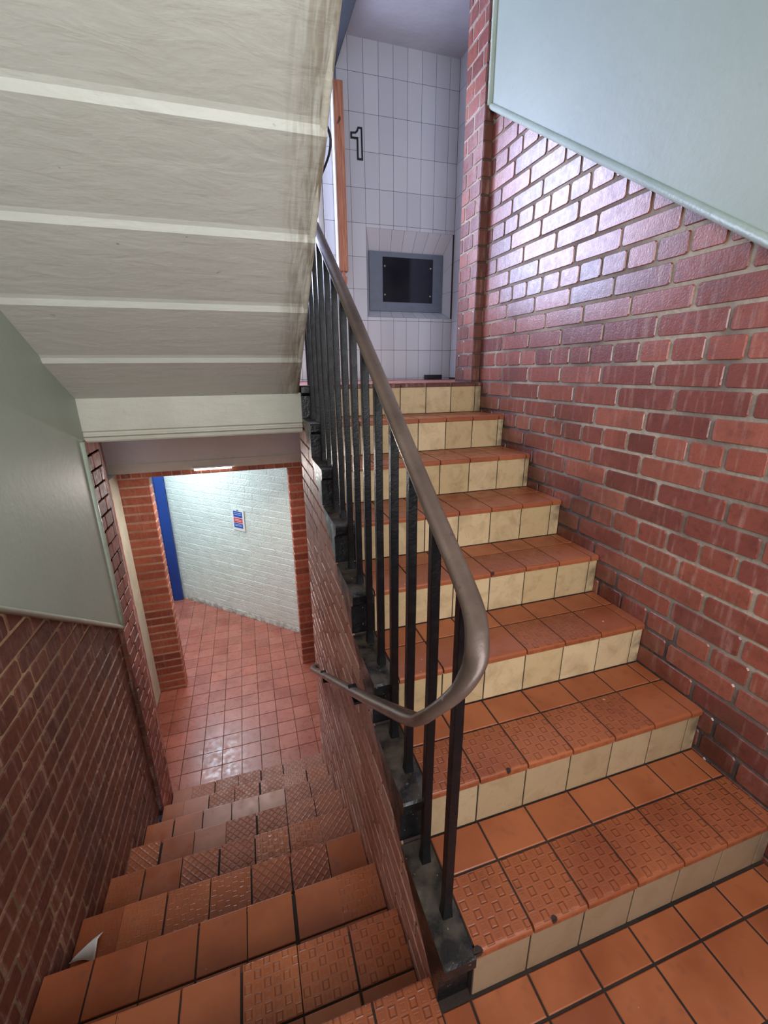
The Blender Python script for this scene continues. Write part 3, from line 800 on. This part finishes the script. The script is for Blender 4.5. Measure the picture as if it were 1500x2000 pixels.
def sweep(m, pts, prof):
    rings = []
    for i, p in enumerate(pts):
        t = (pts[min(i + 1, len(pts) - 1)] - pts[max(i - 1, 0)]).normalized()
        side = t.cross(Vector((0, 0, 1))); side.normalize(); u = side.cross(t).normalized()
        rings.append([p + side * a + u * b for a, b in prof])
    n = len(prof)
    for i in range(len(rings) - 1):
        for k in range(n): m.poly([rings[i][k], rings[i][(k + 1) % n], rings[i + 1][(k + 1) % n], rings[i + 1][k]])
    m.poly(rings[0]); m.poly(list(reversed(rings[-1])))
hp = [(0.0235, -0.004), (0.0225, 0.003), (0.018, 0.0075), (0.009, 0.0100), (0, 0.0108), (-0.009, 0.0100), (-0.018, 0.0075), (-0.0225, 0.003), (-0.0235, -0.004), (-0.020, -0.009), (-0.012, -0.0115), (0.012, -0.0115), (0.020, -0.009)]
hp = [(a * 0.84, b) for a, b in hp]
m = MB(); sweep(m, [p + Vector((0, 0, -0.010)) for p in cp], hp)
hr = m.build('handrail', M['rail'], bal, smooth=True, label='worn brown handrail')
# balusters
for k in range(1, 8):
    for dy in (0.085, 0.212):
        y = (k - 1) * G + dy
        m = MB(); h = 0.0105; zt = zrail(y) - 0.016; zb = k * R - 0.004
        r_ = random.Random(int(k * 10 + dy * 100)); lx = r_.uniform(-0.003, 0.003); ly = r_.uniform(-0.002, 0.002)
        c = [(-h, -h), (h, -h), (h, h), (-h, h)]
        zs = [zb + (zt - zb) * q for q in (0, 0.04, 0.3, 0.6, 0.9, 1)]
        xx = [lx, lx * 0.9, lx * 0.5, -lx * 0.3, 0, 0]
        for q in range(5):
            for e in range(4):
                a, b = c[e], c[(e + 1) % 4]
                sc0 = 1.25 if q == 0 else 1.0
                m.poly([(XR + 0.004 + xx[q] + a[0] * sc0, y + a[1] * sc0, zs[q]), (XR + 0.004 + xx[q] + b[0] * sc0, y + b[1] * sc0, zs[q]), (XR + 0.004 + xx[q + 1] + b[0], y + b[1], zs[q + 1]), (XR + 0.004 + xx[q + 1] + a[0], y + a[1], zs[q + 1])])
        m.poly([(XR + 0.004 + lx + a[0], y + a[1], zb) for a in c]); m.poly([(XR + 0.004 + a[0], y + a[1], zt) for a in reversed(c)])
        m.build('baluster', M['iron'], bal, bevel=0.002)
# wall brackets of the lower run
for y in (0.60, 1.30):
    z = 0.505 - 0.669 * (y - 0.479) - 0.020
    m = MB(); tube(m, [(-0.118, y, z), (-0.118, y + 0.004, z - 0.022), (-0.108, y + 0.008, z - 0.036), (XI - 0.004, y + 0.010, z - 0.040)], [0.009, 0.010, 0.010, 0.013], 8)
    m.box(-0.134, -0.106, y - 0.045, y + 0.045, z - 0.004, z + 0.004)
    m.build('bracket', M['iron'], hr, smooth=False, bevel=0.002, label='black wall bracket')
# short curled bar where the top of the rail meets the next flight
m = MB(); tube(m, catmull([(-0.055, 1.85, 1.812), (0.0, 1.85, 1.828), (0.045, 1.85, 1.832), (0.07, 1.85, 1.852), (0.080, 1.85, 1.90)], 5), 0.012, 8)
m.build('curled_bar', M['iron'], bal, smooth=True)
# flat bar and uprights closing the well at the upper landing
for i, x in enumerate((-0.03, 0.012, 0.05)):
    m = MB(); m.box(x - 0.009, x + 0.009, 1.842, 1.860, ZT - 0.003, 1.826); m.build('baluster', M['iron'], bal)

# ================================================================== OBJECTS ON THE UPPER LANDING
d = thing('wall_display', 'dark glass screen in a grey steel frame set in the tiled niche', 'screen')
m = MB(); sx0, sx1, sz0, sz1 = 0.706, 1.108, 1.894, 2.195
fy0, fy1 = YN - 0.012, YN + 0.004
for b in ((bx0, sx0, bz0, bz1), (sx1, bx1, bz0, bz1), (sx0, sx1, bz0, sz0), (sx0, sx1, sz1, bz1)): m.box(b[0], b[1], fy0, fy1, b[2], b[3])
m.build('frame', M['steel'], d)
m = MB(); m.box(sx0, sx1, YN - 0.008, YN + 0.002, sz0, sz1); scr = m.build('screen', M['screen'], d)
for x in (sx0 + 0.018, sx1 - 0.018):
    for z in (sz0 + 0.05, sz1 - 0.06):
        m = MB(); tube(m, [(x, YN - 0.007, z), (x, YN - 0.011, z), (x, YN - 0.0125, z)], [0.0065, 0.0065, 0.003], 10); m.build('screw', M['screw'], scr)

d = thing('number_sign', 'black outlined number 1 on the white tiled wall above the screen', 'sign')
one = [(0.508, 2.726), (0.549, 2.726), (0.547, 2.906), (0.516, 2.906), (0.508, 2.886), (0.498, 2.877), (0.467, 2.874), (0.467, 2.838), (0.508, 2.838)]
def inset_poly(p, d_):
    n = len(p); out = []
    ar = sum(p[i][0] * p[(i + 1) % n][1] - p[(i + 1) % n][0] * p[i][1] for i in range(n)); s = 1 if ar > 0 else -1
    for i in range(n):
        a = Vector(p[i - 1]); b = Vector(p[i]); c = Vector(p[(i + 1) % n])
        e1 = (b - a).normalized(); e2 = (c - b).normalized()
        n1 = Vector((-e1.y, e1.x)) * s; n2 = Vector((-e2.y, e2.x)) * s
        k = n1 + n2; k = k / max(k.dot(n1), 0.3) if k.length > 1e-6 else n1
        out.append(b + k * d_)
    return out
def flat_prism(m, poly, Y0, Y1):
    m.poly([(p[0], Y0, p[1]) for p in poly]); m.poly([(p[0], Y1, p[1]) for p in reversed(poly)])
    for i in range(len(poly)):
        a, b = poly[i], poly[(i + 1) % len(poly)]; m.poly([(a[0], Y0, a[1]), (b[0], Y0, b[1]), (b[0], Y1, b[1]), (a[0], Y1, a[1])])
m = MB(); inn = inset_poly(one, 0.0115)
n = len(one)
for i in range(n):
    j = (i + 1) % n
    q = [one[i], one[j], inn[j], inn[i]]
    flat_prism(m, q, YB - 0.005, YB - 0.001)
m.build('outline', M['outline'], d, merge=False)
m = MB(); flat_prism(m, inn, YB - 0.004, YB - 0.001); m.build('face', M['white_tile'], d)

d = thing('timber_batten', 'long bare pine board with knots fixed upright on the tiled wall', 'board')
m = MB(); m.box(0.350, 0.412, 2.735, 2.795, 2.055, 3.10); m.build('board', M['wood'], d, bevel=0.002)
m = MB(); m.box(0.342, 0.3495, 2.728, 2.795, 2.055, 3.09); m.build('lit_edge', M['white_gloss'], d, bevel=0.001)  # white strip stands in for window light on the board's left side
m = MB(); m.poly([(0.368, 2.74, 2.035), (0.405, 2.74, 2.02), (0.400, 2.74, 1.975), (0.390, 2.74, 1.97)]); m.poly([(0.390, 2.79, 1.97), (0.400, 2.79, 1.975), (0.405, 2.79, 2.02), (0.368, 2.79, 2.035)])
for a, b in (((0.368, 2.035), (0.405, 2.02)), ((0.405, 2.02), (0.400, 1.975)), ((0.400, 1.975), (0.390, 1.97)), ((0.390, 1.97), (0.368, 2.035))):
    m.poly([(a[0], 2.74, a[1]), (b[0], 2.74, b[1]), (b[0], 2.79, b[1]), (a[0], 2.79, a[1])])
m.box(0.378, 0.392, 2.75, 2.785, 2.015, 2.06)
m.build('splintered_end', M['wood'], d)
m = MB()
for x in (0.358, 0.376): tube(m, [(x, 2.785, 3.09), (x, 2.785, 3.195)], 0.006, 8)
c_ = m.build('conduit', M['steel'], None, smooth=True); c_['label'] = 'pair of thin grey conduits running up from the top of the pine board'; c_['category'] = 'conduit'

m = MB(); m.box(0.995, 1.125, 2.70, 2.755, ZT + 0.001, ZT + 0.036)
o = m.build('door_wedge', M['black'], None, bevel=0.004); o['label'] = 'small black block lying on the upper landing floor below the screen'; o['category'] = 'block'

# cable looping off the edge of the overhead flight
m = MB(); tube(m, catmull([(-0.094, 0.866, 2.032), (-0.084, 0.856, 2.018), (-0.077, 0.846, 1.985), (-0.080, 0.866, 1.955), (-0.094, 0.906, 1.925)], 6), 0.0035, 6)
o = m.build('cable', M['black'], None, smooth=True); o['label'] = 'short black cable bulging from the edge of the overhead flight'; o['category'] = 'cable'

# ================================================================== LOWER DOORWAY OBJECTS
d = thing('lamp', 'slim lit tube lamp mounted on the lintel above the lower doorway', 'lamp')
m = MB(); m.box(-0.83, -0.515, YD - 0.042, YD - 0.016, 0.638, 0.652); m.build('housing', M['white_gloss'], d, bevel=0.003)
m = MB(); tube(m, [(-0.82, YD - 0.030, 0.630), (-0.525, YD - 0.030, 0.630)], 0.0085, 10); m.build('tube', M['tube'], d, smooth=True)
area('lintel_lamp_light', (-0.672, 3.30, 0.612), (0, -0.55, -1), 0.28, 0.03, 14, (1.0, 0.90, 0.84))

d = thing('safety_notice', 'small white notice with blue and red blocks on the white brick wall', 'sign')
sg = Vector((-0.562, 4.452, -0.205)); fr = Matrix(((dd.x, 0, dn.x, sg.x), (dd.y, 0, dn.y, sg.y), (0, 1, 0, sg.z), (0, 0, 0, 1)))
tilt = Matrix.Rotation(math.radians(-2), 4, 'Z')
def sgbox(name, u0, u1, v0, v1, d0, d1, mat):
    m = MB(); m.box(u0, u1, v0, v1, d0, d1)
    m.v = [tuple(fr @ tilt @ Vector(p)) for p in m.v]; m.build(name, mat, d)
sgbox('board', -0.092, 0.092, -0.132, 0.132, 0.004, 0.008, M['white'])
sgbox('blue_block', -0.066, 0.066, 0.028, 0.100, 0.008, 0.009, M['sign_blue'])
sgbox('red_block', -0.066, 0.066, -0.036, 0.020, 0.008, 0.009, M['sign_red'])
sgbox('blue_block', -0.066, 0.066, -0.100, -0.042, 0.008, 0.009, M['sign_blue'])
for v in (0.078, 0.058, -0.002, -0.018, -0.062, -0.078): sgbox('text_line', -0.052, 0.05, v, v + 0.004, 0.009, 0.0095, M['white'])
sgbox('hanging_tab', -0.016, 0.010, 0.106, 0.120, 0.008, 0.0090, M['steel'])

# folded paper on the stairs
m = MB()
base = Vector((-1.078, 0.668, -3 * R + 0.004))
nseg = 9; r1 = []; r2 = []
for i in range(nseg + 1):
    t = i / nseg
    x = -0.045 + 0.080 * t
    zt = 0.006 + 0.020 * t ** 0.9
    yy = 0.010 * math.sin(t * 3.0)
    r1.append(base + Vector((x, yy - 0.022 * t, 0.002))); r2.append(base + Vector((x, yy + 0.034 * t, zt * 0.9)))
r3 = [a + Vector((0.004, 0.032 * (i / nseg), -0.003 - 0.02 * i / nseg)) for i, a in enumerate(r2)]
for i in range(nseg):
    m.poly([r1[i], r1[i + 1], r2[i + 1], r2[i]]); m.poly([r2[i], r2[i + 1], r3[i + 1], r3[i]])
o = m.build('paper_scrap', M['white'], None, smooth=True, recalc=False); sm = o.modifiers.new('solid', 'SOLIDIFY'); sm.thickness = 0.0015
o['label'] = 'crumpled white paper scrap on a lower step against the left brick wall'; o['category'] = 'litter'
